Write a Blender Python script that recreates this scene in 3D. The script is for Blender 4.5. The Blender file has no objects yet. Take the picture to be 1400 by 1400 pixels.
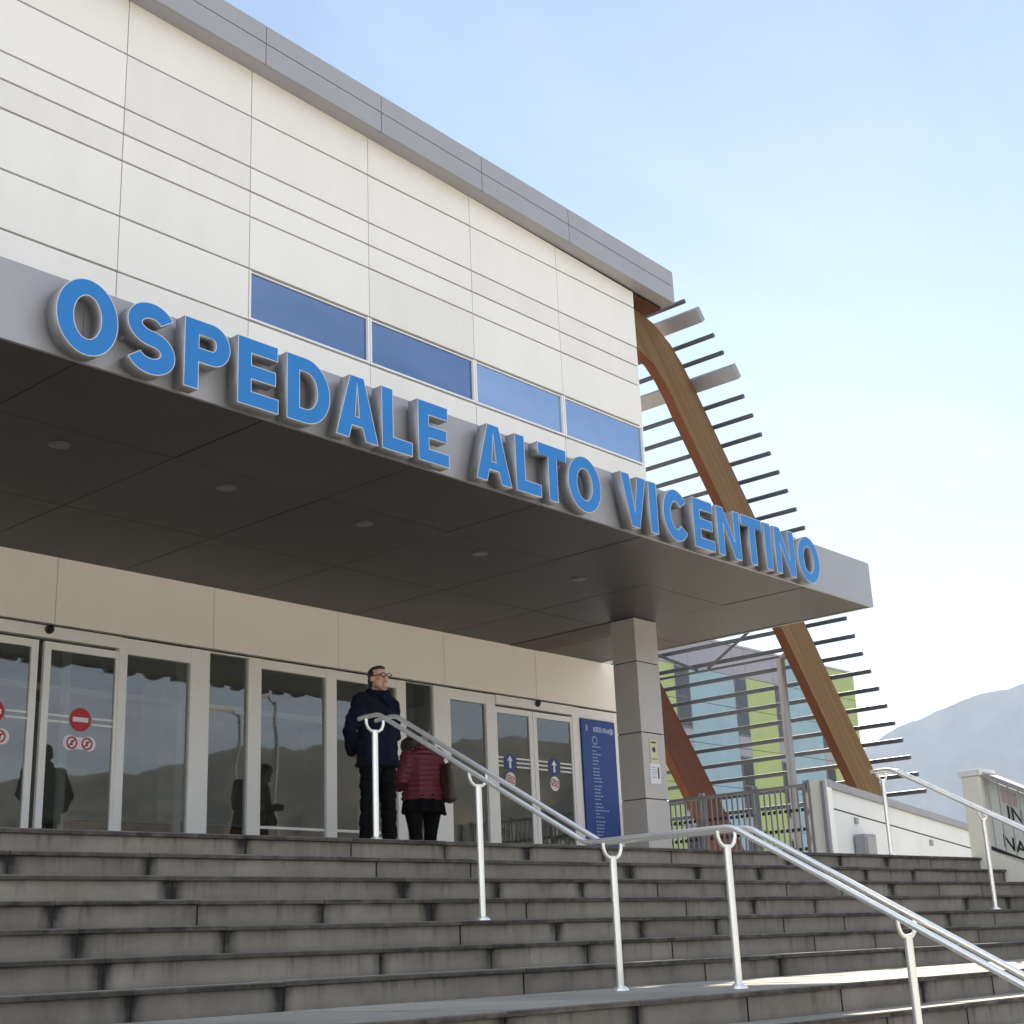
import bpy, bmesh, math, random
from mathutils import Vector, Matrix
random.seed(7)
sc = bpy.context.scene
COL = sc.collection
rad = math.radians

# ------------------------------------------------------------------ camera
cam_d = bpy.data.cameras.new("camera"); cam = bpy.data.objects.new("camera", cam_d); COL.objects.link(cam)
cam_d.sensor_width = 36; cam_d.angle = 2*math.atan(700/1926.577)
cam_d.clip_start = .05; cam_d.clip_end = 20000
Rt = (0.664421, -0.746199, -0.04162); Up = (-0.197056, -0.228634, 0.95336); Fw = (0.720912, 0.625231, 0.298952)
M = Matrix.Identity(4)
for i in range(3):
    M[i][0] = Rt[i]; M[i][1] = Up[i]; M[i][2] = -Fw[i]
M.translation = (-0.579379, -8.455532, -0.870409)
cam.matrix_world = M
sc.camera = cam

# ------------------------------------------------------------------ light
SUN_DIR = Vector((math.cos(rad(25))*math.cos(rad(26)), math.cos(rad(25))*math.sin(rad(26)), math.sin(rad(25))))
EL = math.asin(SUN_DIR.z); AZ = math.atan2(SUN_DIR.x, SUN_DIR.y)
w = bpy.data.worlds.new("World"); sc.world = w; w.use_nodes = True
nt = w.node_tree; bg = nt.nodes['Background']
sky = nt.nodes.new("ShaderNodeTexSky"); sky.sky_type = 'NISHITA'; sky.sun_disc = False
sky.sun_elevation = EL; sky.sun_rotation = AZ; sky.air_density = 1.0; sky.dust_density = 0.05; sky.ozone_density = .5; sky.altitude = 200
# thin cirrus: streaky noise laid out by direction
tc = nt.nodes.new("ShaderNodeTexCoord"); sep = nt.nodes.new("ShaderNodeSeparateXYZ"); nt.links.new(tc.outputs['Generated'], sep.inputs[0])
def wmath(op, a, b=None):
    n = nt.nodes.new("ShaderNodeMath"); n.operation = op
    for k, v in enumerate((a, b)):
        if v is None: continue
        if isinstance(v, (int, float)): n.inputs[k].default_value = v
        else: nt.links.new(v, n.inputs[k])
    return n.outputs[0]
zz = wmath('ADD', wmath('MAXIMUM', sep.outputs[2], 0.0), .12)
cmb = nt.nodes.new("ShaderNodeCombineXYZ")
nt.links.new(wmath('DIVIDE', sep.outputs[0], zz), cmb.inputs[0]); nt.links.new(wmath('DIVIDE', sep.outputs[1], zz), cmb.inputs[1])
mp = nt.nodes.new("ShaderNodeMapping"); mp.inputs['Rotation'].default_value = (0, 0, rad(35)); mp.inputs['Scale'].default_value = (.9, 2.2, 1)
nt.links.new(cmb.outputs[0], mp.inputs[0])
cn = nt.nodes.new("ShaderNodeTexNoise"); cn.inputs['Scale'].default_value = 1.1; cn.inputs['Detail'].default_value = 7; cn.inputs['Roughness'].default_value = .6; cn.inputs['Distortion'].default_value = .5
nt.links.new(mp.outputs[0], cn.inputs['Vector'])
cr = nt.nodes.new("ShaderNodeValToRGB"); cr.color_ramp.elements[0].position = .44; cr.color_ramp.elements[1].position = .72
cr.color_ramp.elements[1].color = (.45, .45, .45, 1); cr.color_ramp.elements[0].color = (.17, .17, .17, 1)
nt.links.new(cn.outputs[0], cr.inputs[0])
mx = nt.nodes.new("ShaderNodeMixRGB"); mx.blend_type = 'ADD'; mx.inputs[2].default_value = (24, 24, 24.4, 1)
# extra cloud added in the unseen sky behind the viewer to brighten the facade
cov = wmath('MULTIPLY_ADD', wmath('ADD', wmath('MULTIPLY', sep.outputs[1], -.75), wmath('MULTIPLY', sep.outputs[0], -.75)), 1.0)
nt.nodes[-1].inputs[2].default_value = .38; nt.nodes[-1].use_clamp = True
cov = wmath('MAXIMUM', cov, .10)
nt.links.new(wmath('MULTIPLY', cr.outputs[0], cov), mx.inputs[0]); nt.links.new(sky.outputs[0], mx.inputs[1])
nt.links.new(mx.outputs[0], bg.inputs[0]); bg.inputs[1].default_value = 0.062

sl = bpy.data.lights.new("sun", 'SUN'); sl.energy = 5.0; sl.angle = rad(.53); sl.color = (1, .88, .69)
so = bpy.data.objects.new("sun", sl); COL.objects.link(so)
so.rotation_euler = SUN_DIR.to_track_quat('Z', 'Y').to_euler(); so.location = (0, 0, 60)
sc.view_settings.view_transform = 'Standard'; sc.view_settings.look = 'None'; sc.view_settings.gamma = 1
sc.view_settings.exposure = 1.54
sc.cycles.use_denoising = True
sc.cycles.max_bounces = 8; sc.cycles.transparent_max_bounces = 16
sc.cycles.sample_clamp_indirect = 8

# ------------------------------------------------------------------ materials
def mat(name, col, rough=.6, metal=0, var=.12, scale=3, detail=5, bump=0, bscale=60, spec=.5, stretch=None, col2=None, coat=0):
    m = bpy.data.materials.new(name); m.use_nodes = True; t = m.node_tree; b = t.nodes['Principled BSDF']
    b.inputs['Roughness'].default_value = rough; b.inputs['Metallic'].default_value = metal; b.inputs['Specular IOR Level'].default_value = spec
    b.inputs['Coat Weight'].default_value = coat
    co = t.nodes.new("ShaderNodeTexCoord"); vec = co.outputs['Object']
    if stretch:
        mpn = t.nodes.new("ShaderNodeMapping"); mpn.inputs['Scale'].default_value = stretch; t.links.new(vec, mpn.inputs[0]); vec = mpn.outputs[0]
    n = t.nodes.new("ShaderNodeTexNoise"); n.inputs['Scale'].default_value = scale; n.inputs['Detail'].default_value = detail; n.inputs['Roughness'].default_value = .65
    t.links.new(vec, n.inputs['Vector'])
    r = t.nodes.new("ShaderNodeValToRGB"); r.color_ramp.elements[0].position = .3; r.color_ramp.elements[1].position = .7
    c2 = col2 or tuple(min(1, c*(1+var)) for c in col); c1 = col if col2 else tuple(c*(1-var) for c in col)
    r.color_ramp.elements[0].color = (*c1, 1); r.color_ramp.elements[1].color = (*c2, 1)
    t.links.new(n.outputs[0], r.inputs[0]); t.links.new(r.outputs[0], b.inputs['Base Color'])
    if bump:
        bn = t.nodes.new("ShaderNodeTexNoise"); bn.inputs['Scale'].default_value = bscale; bn.inputs['Detail'].default_value = 4; t.links.new(vec, bn.inputs['Vector'])
        bp = t.nodes.new("ShaderNodeBump"); bp.inputs['Strength'].default_value = bump; bp.inputs['Distance'].default_value = .02
        t.links.new(bn.outputs[0], bp.inputs['Height']); t.links.new(bp.outputs[0], b.inputs['Normal'])
    return m

def glass(name, tint, refl, gcol=(1, 1, 1), ior=1.9):
    m = bpy.data.materials.new(name); m.use_nodes = True; t = m.node_tree; t.nodes.clear()
    o = t.nodes.new("ShaderNodeOutputMaterial"); mxs = t.nodes.new("ShaderNodeMixShader")
    tr = t.nodes.new("ShaderNodeBsdfTransparent"); tr.inputs[0].default_value = (*tint, 1)
    gl = t.nodes.new("ShaderNodeBsdfGlossy"); gl.inputs['Roughness'].default_value = .018; gl.inputs[0].default_value = (*gcol, 1)
    co = t.nodes.new("ShaderNodeTexCoord"); n = t.nodes.new("ShaderNodeTexNoise"); n.inputs['Scale'].default_value = 1.3; t.links.new(co.outputs['Object'], n.inputs['Vector'])
    bp = t.nodes.new("ShaderNodeBump"); bp.inputs['Strength'].default_value = .06; bp.inputs['Distance'].default_value = .03; t.links.new(n.outputs[0], bp.inputs['Height']); t.links.new(bp.outputs[0], gl.inputs['Normal'])
    fr = t.nodes.new("ShaderNodeFresnel"); fr.inputs[0].default_value = ior
    mm = t.nodes.new("ShaderNodeMath"); mm.operation = 'MULTIPLY_ADD'; mm.inputs[1].default_value = 1.0; mm.inputs[2].default_value = refl; mm.use_clamp = True
    t.links.new(fr.outputs[0], mm.inputs[0]); t.links.new(mm.outputs[0], mxs.inputs[0])
    t.links.new(tr.outputs[0], mxs.inputs[1]); t.links.new(gl.outputs[0], mxs.inputs[2]); t.links.new(mxs.outputs[0], o.inputs[0])
    return m

def wood(name, c1, c2, ang):
    m = bpy.data.materials.new(name); m.use_nodes = True; t = m.node_tree; b = t.nodes['Principled BSDF']; b.inputs['Roughness'].default_value = .55
    b.inputs['Specular IOR Level'].default_value = .25
    co = t.nodes.new("ShaderNodeTexCoord"); mpn = t.nodes.new("ShaderNodeMapping"); mpn.vector_type = 'TEXTURE'
    mpn.inputs['Rotation'].default_value = (0, ang, 0); mpn.inputs['Scale'].default_value = (3.5, .3, .05)
    t.links.new(co.outputs['Object'], mpn.inputs[0])
    n = t.nodes.new("ShaderNodeTexNoise"); n.inputs['Scale'].default_value = .9; n.inputs['Detail'].default_value = 8; n.inputs['Roughness'].default_value = .7; t.links.new(mpn.outputs[0], n.inputs['Vector'])
    r = t.nodes.new("ShaderNodeValToRGB"); r.color_ramp.elements[0].position = .32; r.color_ramp.elements[1].position = .68
    r.color_ramp.elements[0].color = (*c1, 1); r.color_ramp.elements[1].color = (*c2, 1)
    t.links.new(n.outputs[0], r.inputs[0]); t.links.new(r.outputs[0], b.inputs['Base Color'])
    return m

def concrete(name, c_lo, c_hi, dark, rough=.85):
    """weathered concrete: mottling, fine grain and the 'dirt' attribute (run-off below the joints, painted shade under the nosing)"""
    m = bpy.data.materials.new(name); m.use_nodes = True; t = m.node_tree; b = t.nodes['Principled BSDF']; b.inputs['Roughness'].default_value = rough
    b.inputs['Specular IOR Level'].default_value = .3
    co = t.nodes.new("ShaderNodeTexCoord")
    def noise(s, d, vec=None, st=None):
        v = co.outputs['Object']
        if st:
            q = t.nodes.new("ShaderNodeMapping"); q.inputs['Scale'].default_value = st; t.links.new(v, q.inputs[0]); v = q.outputs[0]
        n = t.nodes.new("ShaderNodeTexNoise"); n.inputs['Scale'].default_value = s; n.inputs['Detail'].default_value = d; n.inputs['Roughness'].default_value = .65; t.links.new(v, n.inputs['Vector']); return n.outputs[0]
    r = t.nodes.new("ShaderNodeValToRGB"); r.color_ramp.elements[0].position = .33; r.color_ramp.elements[1].position = .68
    r.color_ramp.elements[0].color = (*c_lo, 1); r.color_ramp.elements[1].color = (*c_hi, 1); t.links.new(noise(2.2, 7), r.inputs[0])
    # vertical run-off streaks
    r2 = t.nodes.new("ShaderNodeValToRGB"); r2.color_ramp.elements[0].position = .52; r2.color_ramp.elements[1].position = .72; r2.color_ramp.elements[1].color = (.85, .85, .85, 1)
    t.links.new(noise(13, 5, st=(1, 1, .10)), r2.inputs[0])
    sfac = t.nodes.new('ShaderNodeMath'); sfac.operation = 'MULTIPLY'; sfac.use_clamp = True; t.links.new(r2.outputs[0], sfac.inputs[0])
    at = t.nodes.new("ShaderNodeAttribute"); at.attribute_name = "dirt_shade"; sp = t.nodes.new("ShaderNodeSeparateColor"); t.links.new(at.outputs['Color'], sp.inputs[0])
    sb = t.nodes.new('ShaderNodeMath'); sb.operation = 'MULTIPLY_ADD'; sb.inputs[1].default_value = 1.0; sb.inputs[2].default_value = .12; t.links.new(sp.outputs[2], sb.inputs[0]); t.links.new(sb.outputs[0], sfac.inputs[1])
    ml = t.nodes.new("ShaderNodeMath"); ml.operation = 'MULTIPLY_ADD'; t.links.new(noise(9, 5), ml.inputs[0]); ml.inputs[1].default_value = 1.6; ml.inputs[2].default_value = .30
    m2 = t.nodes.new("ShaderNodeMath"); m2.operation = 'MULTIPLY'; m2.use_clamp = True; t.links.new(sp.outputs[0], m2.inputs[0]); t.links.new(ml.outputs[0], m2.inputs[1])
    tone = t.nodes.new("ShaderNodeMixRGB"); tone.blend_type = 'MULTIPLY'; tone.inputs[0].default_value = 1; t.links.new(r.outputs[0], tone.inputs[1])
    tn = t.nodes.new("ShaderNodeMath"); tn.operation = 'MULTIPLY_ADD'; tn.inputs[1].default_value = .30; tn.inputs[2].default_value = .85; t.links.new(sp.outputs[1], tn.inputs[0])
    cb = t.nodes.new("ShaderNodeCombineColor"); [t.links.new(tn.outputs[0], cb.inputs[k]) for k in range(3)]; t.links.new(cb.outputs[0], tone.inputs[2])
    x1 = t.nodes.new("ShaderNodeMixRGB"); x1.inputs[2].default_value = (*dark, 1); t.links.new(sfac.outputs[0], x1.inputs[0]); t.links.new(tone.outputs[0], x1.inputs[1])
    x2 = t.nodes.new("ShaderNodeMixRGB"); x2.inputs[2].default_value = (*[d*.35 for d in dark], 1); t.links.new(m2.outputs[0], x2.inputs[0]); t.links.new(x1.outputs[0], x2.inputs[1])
    t.links.new(x2.outputs[0], b.inputs['Base Color'])
    bp = t.nodes.new("ShaderNodeBump"); bp.inputs['Strength'].default_value = .35; bp.inputs['Distance'].default_value = .01; t.links.new(noise(70, 5), bp.inputs['Height']); t.links.new(bp.outputs[0], b.inputs['Normal'])
    return m

WHITE_B = mat("white_panel_pale", (.82, .79, .735), .45, var=.03, scale=1.1, stretch=(1.5, 1, .3), detail=7)
WHITE_C = mat("white_panel_dull", (.765, .735, .685), .48, var=.04, scale=1.7, stretch=(1.5, 1, .3), detail=7)
WHITE = mat("white_panel", (.80, .77, .715), .45, var=.035, scale=1.4, stretch=(1.5, 1, .3), detail=7)
BEIGE = mat("cream_panel", (.92, .87, .79), .5, var=.03, scale=.7)
DARKGAP = mat("joint_dark", (.05, .05, .05), .9)
GREYM = mat("grey_aluminium", (.36, .35, .36), .38, metal=.25, var=.05, scale=1.2)
GREYC = mat("grey_column_panel", (.47, .44, .42), .42, metal=.1, var=.06, scale=1.5)
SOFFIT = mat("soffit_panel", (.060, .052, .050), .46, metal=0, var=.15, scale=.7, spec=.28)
FRAME = mat("white_frame", (.86, .84, .80), .35, var=.03)
BLACK = mat("black_plastic", (.012, .012, .012), .4)
STEEL = mat("brushed_steel", (.97, .94, .90), .30, metal=.75, var=.06, scale=12, stretch=(1, 1, .2))
ROD = mat("grey_tube", (.062, .072, .095), .5, metal=.1, var=.08)
BOXROD = mat("grey_box_purlin", (.27, .275, .30), .45, metal=.2, var=.06)
WOOD = wood("glulam_timber", (.105, .056, .019), (.215, .122, .047), rad(51.7))
WOODR = wood("dark_red_timber", (.070, .021, .008), (.125, .038, .014), rad(51.7))
BLUE = mat("blue_acrylic", (.004, .17, .50), .32, var=.05, scale=2)
LSIDE = mat("letter_return_metal", (.30, .30, .31), .4, metal=.4, var=.1, scale=6)
GLASS = glass("door_glass", (.70, .75, .76), .03, ior=1.78)
WINGL = glass("blue_window_glass", (.06, .09, .14), .24, gcol=(.46, .64, 1.0))
WINGL2 = glass("bright_reflection_window_glass", (.06, .09, .14), .46, gcol=(.58, .74, 1.0))  # right panes: brighter cloud reflection put into gloss strength and tint
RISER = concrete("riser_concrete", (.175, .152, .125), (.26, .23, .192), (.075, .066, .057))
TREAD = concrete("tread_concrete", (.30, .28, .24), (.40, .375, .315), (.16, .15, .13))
PLAZA = mat("plaza_paving", (.58, .54, .46), .85, var=.12, scale=.5, bump=.2)
RENDERW = mat("white_render", (.70, .71, .70), .8, var=.05, scale=1.5, bump=.05)
RENDERWARM = mat("warm_lit_white_render", (.74, .71, .62), .8, var=.06, scale=2, bump=.05)  # white paint, with warm light off the ground put into its colour
COPING = mat("grey_coping", (.30, .30, .32), .6, var=.08)
SKIN = mat("skin", (.60, .32, .22), .5, var=.06, scale=20)
NAVY = mat("navy_wool", (.0055, .007, .016), .9, spec=.12, var=.25, scale=14, bump=.2, bscale=300)
BLACKC = mat("black_cloth", (.0045, .0045, .005), .9, spec=.1, var=.2, bump=.1, bscale=200)
BURG = mat("burgundy_quilt", (.10, .006, .015), .6, var=.2, scale=10)
BROWN = mat("brown_leather", (.055, .034, .022), .5, var=.25, scale=12)
HAIRD = mat("dark_hair", (.022, .015, .011), .6, var=.4, scale=30, stretch=(3, 3, .5))
BEARD = mat("grey_beard", (.30, .20, .15), .8, var=.3, scale=60)
LINTEL = mat("brown_lintel_panel", (.10, .078, .066), .6, spec=.2)
LOBBYW = mat("lobby_wall", (.62, .66, .60), .8, var=.05)
LOBBYF = mat("lobby_floor", (.34, .32, .285), .3, var=.08)

# ------------------------------------------------------------------ mesh helpers
class MB:
    def __init__(s): s.v = []; s.f = []; s.m = []; s.c = []
    def poly(s, pts, m=0, cols=None):
        b = len(s.v); s.v += [tuple(p) for p in pts]; s.f.append(tuple(range(b, b+len(pts)))); s.m.append(m)
        s.c += cols if cols else [(0, .5, 0, 1)]*len(pts)
    def hexa(s, p, m=0, col=None):   # p: 0-3 bottom ccw, 4-7 top
        b = len(s.v); s.v += [tuple(q) for q in p]; s.c += [col or (0, .5, 0, 1)]*8
        for q in ((3, 2, 1, 0), (4, 5, 6, 7), (0, 1, 5, 4), (1, 2, 6, 5), (2, 3, 7, 6), (3, 0, 4, 7)):
            s.f.append(tuple(b+k for k in q)); s.m.append(m)
    def box(s, x0, x1, y0, y1, z0, z1, m=0, fr=None, col=None):
        p = [(x0, y0, z0), (x1, y0, z0), (x1, y1, z0), (x0, y1, z0), (x0, y0, z1), (x1, y0, z1), (x1, y1, z1), (x0, y1, z1)]
        if fr: p = [fr(*q) for q in p]
        s.hexa(p, m, col)
    def prism(s, prof, y0, y1, m=0):  # prof: (x,z) loop, extruded along y
        n = len(prof); b = len(s.v)
        s.v += [(x, y0, z) for x, z in prof]+[(x, y1, z) for x, z in prof]; s.c += [(0, .5, 0, 1)]*(2*n)
        s.f.append(tuple(range(b, b+n))); s.m.append(m)
        s.f.append(tuple(range(b+2*n-1, b+n-1, -1))); s.m.append(m)
        for i in range(n):
            j = (i+1) % n; s.f.append((b+i, b+n+i, b+n+j, b+j)); s.m.append(m)
    def tube(s, pts, r, n=12, m=0, cap=True):
        pts = [Vector(p) for p in pts]; rings = []; N = len(pts)
        up = None
        for i, p in enumerate(pts):
            d = ((pts[min(i+1, N-1)]-p).normalized() if i < N-1 else Vector()) + ((p-pts[max(i-1, 0)]).normalized() if i > 0 else Vector())
            d.normalize()
            if up is None: up = Vector((0, 0, 1)) if abs(d.z) < .9 else Vector((1, 0, 0))
            a = d.cross(up).normalized(); bb = a.cross(d).normalized(); up = bb
            rr = r[i] if isinstance(r, (list, tuple)) else r
            base = len(s.v)
            for k in range(n):
                th = 2*math.pi*k/n; s.v.append(tuple(p+a*math.cos(th)*rr+bb*math.sin(th)*rr)); s.c.append((0, .5, 0, 1))
            rings.append(base)
        for i in range(N-1):
            for k in range(n):
                a, b = rings[i], rings[i+1]; s.f.append((a+k, a+(k+1) % n, b+(k+1) % n, b+k)); s.m.append(m)
        if cap:
            s.f.append(tuple(rings[0]+k for k in range(n-1, -1, -1))); s.m.append(m)
            s.f.append(tuple(rings[-1]+k for k in range(n))); s.m.append(m)
    def disc(s, c, nrm, r, n=24, th=.004, m=0):
        c = Vector(c); nrm = Vector(nrm).normalized(); s.tube([c, c+nrm*th], r, n, m)
    def build(s, name, mats, parent=None, smooth=False, bevel=0, attr=False, recalc=True):
        me = bpy.data.meshes.new(name); me.from_pydata(s.v, [], s.f)
        for k in (mats if isinstance(mats, (list, tuple)) else [mats]): me.materials.append(k)
        me.polygons.foreach_set("material_index", s.m)
        if attr:
            ca = me.color_attributes.new("dirt_shade", 'FLOAT_COLOR', 'POINT')
            for i, c in enumerate(s.c): ca.data[i].color = c
        if recalc:
            bm = bmesh.new(); bm.from_mesh(me); bmesh.ops.recalc_face_normals(bm, faces=bm.faces); bm.to_mesh(me); bm.free()
        if smooth:
            me.polygons.foreach_set("use_smooth", [True]*len(me.polygons))
            try: me.set_sharp_from_angle(angle=rad(40))
            except Exception: pass
        o = bpy.data.objects.new(name, me); COL.objects.link(o)
        if parent: o.parent = parent
        if bevel:
            bv = o.modifiers.new("bevel", 'BEVEL'); bv.width = bevel; bv.segments = 2; bv.limit_method = 'ANGLE'; bv.angle_limit = rad(40)
        return o

def tag(o, label=None, cat=None, group=None, kind=None):
    if label: o["label"] = label
    if cat: o["category"] = cat
    if group: o["group"] = group
    if kind: o["kind"] = kind
    return o
def thing(name, label, cat, loc=(0, 0, 0), rz=0, group=None):
    o = bpy.data.objects.new(name, None); COL.objects.link(o); o.location = loc; o.rotation_euler = (0, 0, rz); o.empty_display_size = .2
    return tag(o, label, cat, group)
def struct(o): o["kind"] = "structure"; return o
def copy_tree(o, parent=None):
    c = o.copy(); COL.objects.link(c)
    if parent: c.parent = parent
    for ch in list(o.children): copy_tree(ch, c)
    return c

# stair frame: s along the steps, p up the flight
SY = -0.068413793
EV = Vector((math.cos(SY), math.sin(SY), 0)); NV = Vector((-math.sin(SY), math.cos(SY), 0))
def SP(s, p, z): return EV*s+NV*p+Vector((0, 0, z))
T, RI, LD = 0.294, .16, 1.747
S_END = 16.28

# ================================================================== setting
# plaza, terrain, mountains
b = MB(); b.box(-400, 400, -400, 300, -3.2, -2.404); struct(b.build("plaza", PLAZA))
FIELD = mat("hill_ground", (.03, .036, .016), .95, var=.5, scale=.022, detail=12, col2=(.24, .18, .085))
MOUNT = mat("mountain_rock", (.025, .04, .03), .95, scale=.009, detail=10, col2=(.20, .19, .165))
def fbm(x, seed):
    return sum(math.sin(x*f+seed*k*1.7+k)*a for k, (f, a) in enumerate(((1.3, .5), (2.9, .3), (6.1, .17), (13.7, .1), (29., .06), (61., .035)), 1))
def ridge(name, az0, az1, dist, elev, m, depth=900, n=160, rows=26, seed=1, rough=.5, base=-40):
    bb = MB(); grid = []
    for i in range(n+1):
        az = az0+(az1-az0)*i/n; col = []
        for j in range(rows+1):
            u = j/rows; d = dist-depth*(1-u)
            h = math.tan(rad(elev(az)+rough*fbm(rad(az)*7, seed)+rough*.42*fbm(rad(az)*52, seed+2)))*dist
            prof = u**1.25
            rib = fbm(rad(az)*26+u*1.7, seed+3)*fbm(rad(az)*9-u*2.2, seed+5)*.10*h*math.sin(math.pi*u)
            rib += fbm(rad(az)*70+u*5, seed+8)*.035*h*math.sin(math.pi*u)
            z = base+(h-base)*prof+rib
            a = rad(az); col.append((math.cos(a)*d, math.sin(a)*d, z))
        a = rad(az); col.append((math.cos(a)*(dist+depth), math.sin(a)*(dist+depth), base)); grid.append(col)
    rows2 = rows+2
    for c in grid: bb.v += c; bb.c += [(0, .5, 0, 1)]*len(c)
    for i in range(n):
        for j in range(rows2-1):
            a = i*rows2+j; bb.f.append((a, a+1, a+rows2+1, a+rows2)); bb.m.append(0)
    return struct(bb.build(name, m, smooth=True))
def lerp_pts(P):
    def g(x):
        for (a, va), (c, vc) in zip(P, P[1:]):
            if x <= c: return va+(vc-va)*max(0, (x-a)/(c-a))
        return P[-1][1]
    return g
ridge("mountain", -12, 44, 3300, lerp_pts([(-12, 6.5), (5, 7.6), (18, 8.7), (21, 8.85), (22.6, 8.8), (24, 8.4), (26.1, 7.6), (28, 6.6), (32, 5.4), (44, 5)]), MOUNT, 620, 420, 44, seed=2, rough=.22)
ridge("hills", -170, -12, 1500, lerp_pts([(-170, 6), (-60, 7.2), (-48, 8.2), (-40, 8.4), (-30, 7.5), (-12, 6.5)]), FIELD, 1000, 220, 26, seed=5, rough=.35)

# raised terrace (landing) in front of and under the building
b = MB()
b.hexa([SP(-14, .06, -2.4), SP(S_END-.02, .06, -2.4), (16.2, 34, -2.4), (-16, 34, -2.4), SP(-14, .06, -.012), SP(S_END-.02, .06, -.012), (16.2, 34, -.012), (-16, 34, -.012)])
struct(b.build("terrace", LOBBYF))
b = MB(); b.box(16.3, 120, 2.2, 60, -2.4, -.3); struct(b.build("courtyard_ground", PLAZA))

# steps
JO = [3.89+.935*i for i in range(-18, 14)]
rng = random.Random(11)
stepmb = MB()
def step(k, p_front, z_top, riser_h, tread_d, s0=-12.0, s1=S_END):
    fr = SP
    js = [j for j in JO if s0 < j < s1]
    # some joints are skipped so blocks differ in length
    use = [j for j in js if rng.random() < .78]
    ed = [s0]+use+[s1]
    # tread slabs with nosing
    for a, c in zip(ed, ed[1:]):
        tone = rng.random()
        g = .005; zt = z_top+rng.uniform(-.002, .002); ch = .008
        prof = [(p_front, zt-.028), (p_front, zt-ch), (p_front+ch, zt), (p_front+tread_d+.035, zt), (p_front+tread_d+.035, zt-.028)]
        n0 = len(stepmb.v); N = len(prof)
        for s_ in (a+g, c-g):
            for (pp, z_) in prof:
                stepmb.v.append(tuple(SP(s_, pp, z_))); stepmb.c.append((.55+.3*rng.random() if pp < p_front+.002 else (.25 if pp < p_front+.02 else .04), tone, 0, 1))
        stepmb.f.append(tuple(range(n0, n0+N))); stepmb.m.append(1)
        stepmb.f.append(tuple(range(n0+2*N-1, n0+N-1, -1))); stepmb.m.append(1)
        for i in range(N):
            j = (i+1) % N; stepmb.f.append((n0+i, n0+N+i, n0+N+j, n0+j)); stepmb.m.append(0 if i <= 1 else 1)
    # riser blocks with run-off stains beside the joints and a painted shade line on top
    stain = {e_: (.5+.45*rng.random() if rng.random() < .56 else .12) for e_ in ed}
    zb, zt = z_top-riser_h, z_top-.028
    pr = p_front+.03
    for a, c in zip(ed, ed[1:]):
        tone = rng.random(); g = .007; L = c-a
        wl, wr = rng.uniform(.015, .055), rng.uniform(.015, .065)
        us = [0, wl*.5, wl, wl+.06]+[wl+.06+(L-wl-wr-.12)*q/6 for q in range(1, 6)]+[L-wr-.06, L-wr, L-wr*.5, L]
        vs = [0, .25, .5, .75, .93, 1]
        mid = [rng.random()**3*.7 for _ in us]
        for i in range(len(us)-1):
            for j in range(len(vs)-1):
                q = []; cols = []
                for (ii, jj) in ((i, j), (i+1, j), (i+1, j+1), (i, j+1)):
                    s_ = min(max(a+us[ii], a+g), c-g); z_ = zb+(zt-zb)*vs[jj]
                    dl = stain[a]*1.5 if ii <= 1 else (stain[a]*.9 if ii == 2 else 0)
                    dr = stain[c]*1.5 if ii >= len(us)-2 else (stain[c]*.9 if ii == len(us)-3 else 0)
                    d = max(dl, dr)*(.55+.45*vs[jj]) + mid[ii]*max(0, vs[jj]-.5)*1.2 + (.6 if jj == len(vs)-1 else 0) + (.15 if jj == 0 else 0)  # top row darkened as well: nosing shade put into the colour
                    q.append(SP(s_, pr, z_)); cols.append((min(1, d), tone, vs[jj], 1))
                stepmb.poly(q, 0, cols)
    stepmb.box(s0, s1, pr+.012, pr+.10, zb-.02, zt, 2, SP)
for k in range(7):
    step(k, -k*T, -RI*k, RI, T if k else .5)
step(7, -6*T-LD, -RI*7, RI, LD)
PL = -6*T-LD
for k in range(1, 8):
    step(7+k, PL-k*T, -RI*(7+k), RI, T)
# solid core below the treads
for k in range(7):
    stepmb.box(-12, S_END, -k*T+.10, .6 if k == 0 else -(k-1)*T+.06, -2.4, -RI*k-.045, 2, SP)
stepmb.box(-12, S_END, PL+.10, -6*T+.06, -2.4, -RI*7-.045, 2, SP)
for k in range(1, 8):
    stepmb.box(-12, S_END, PL-k*T+.10, PL-(k-1)*T+.06, -2.4, -RI*(7+k)-.045, 2, SP)
struct(stepmb.build("steps", [RISER, TREAD, DARKGAP], attr=True))

# ================================================================== hospital building
bld = thing("hospital_building", "white panelled hospital entrance building with grey roof edge, grey canopy and glazed doors", "building")
YF, XE = 1.86, 14.08
wt = lambda x: 8.545-.050*x
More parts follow.
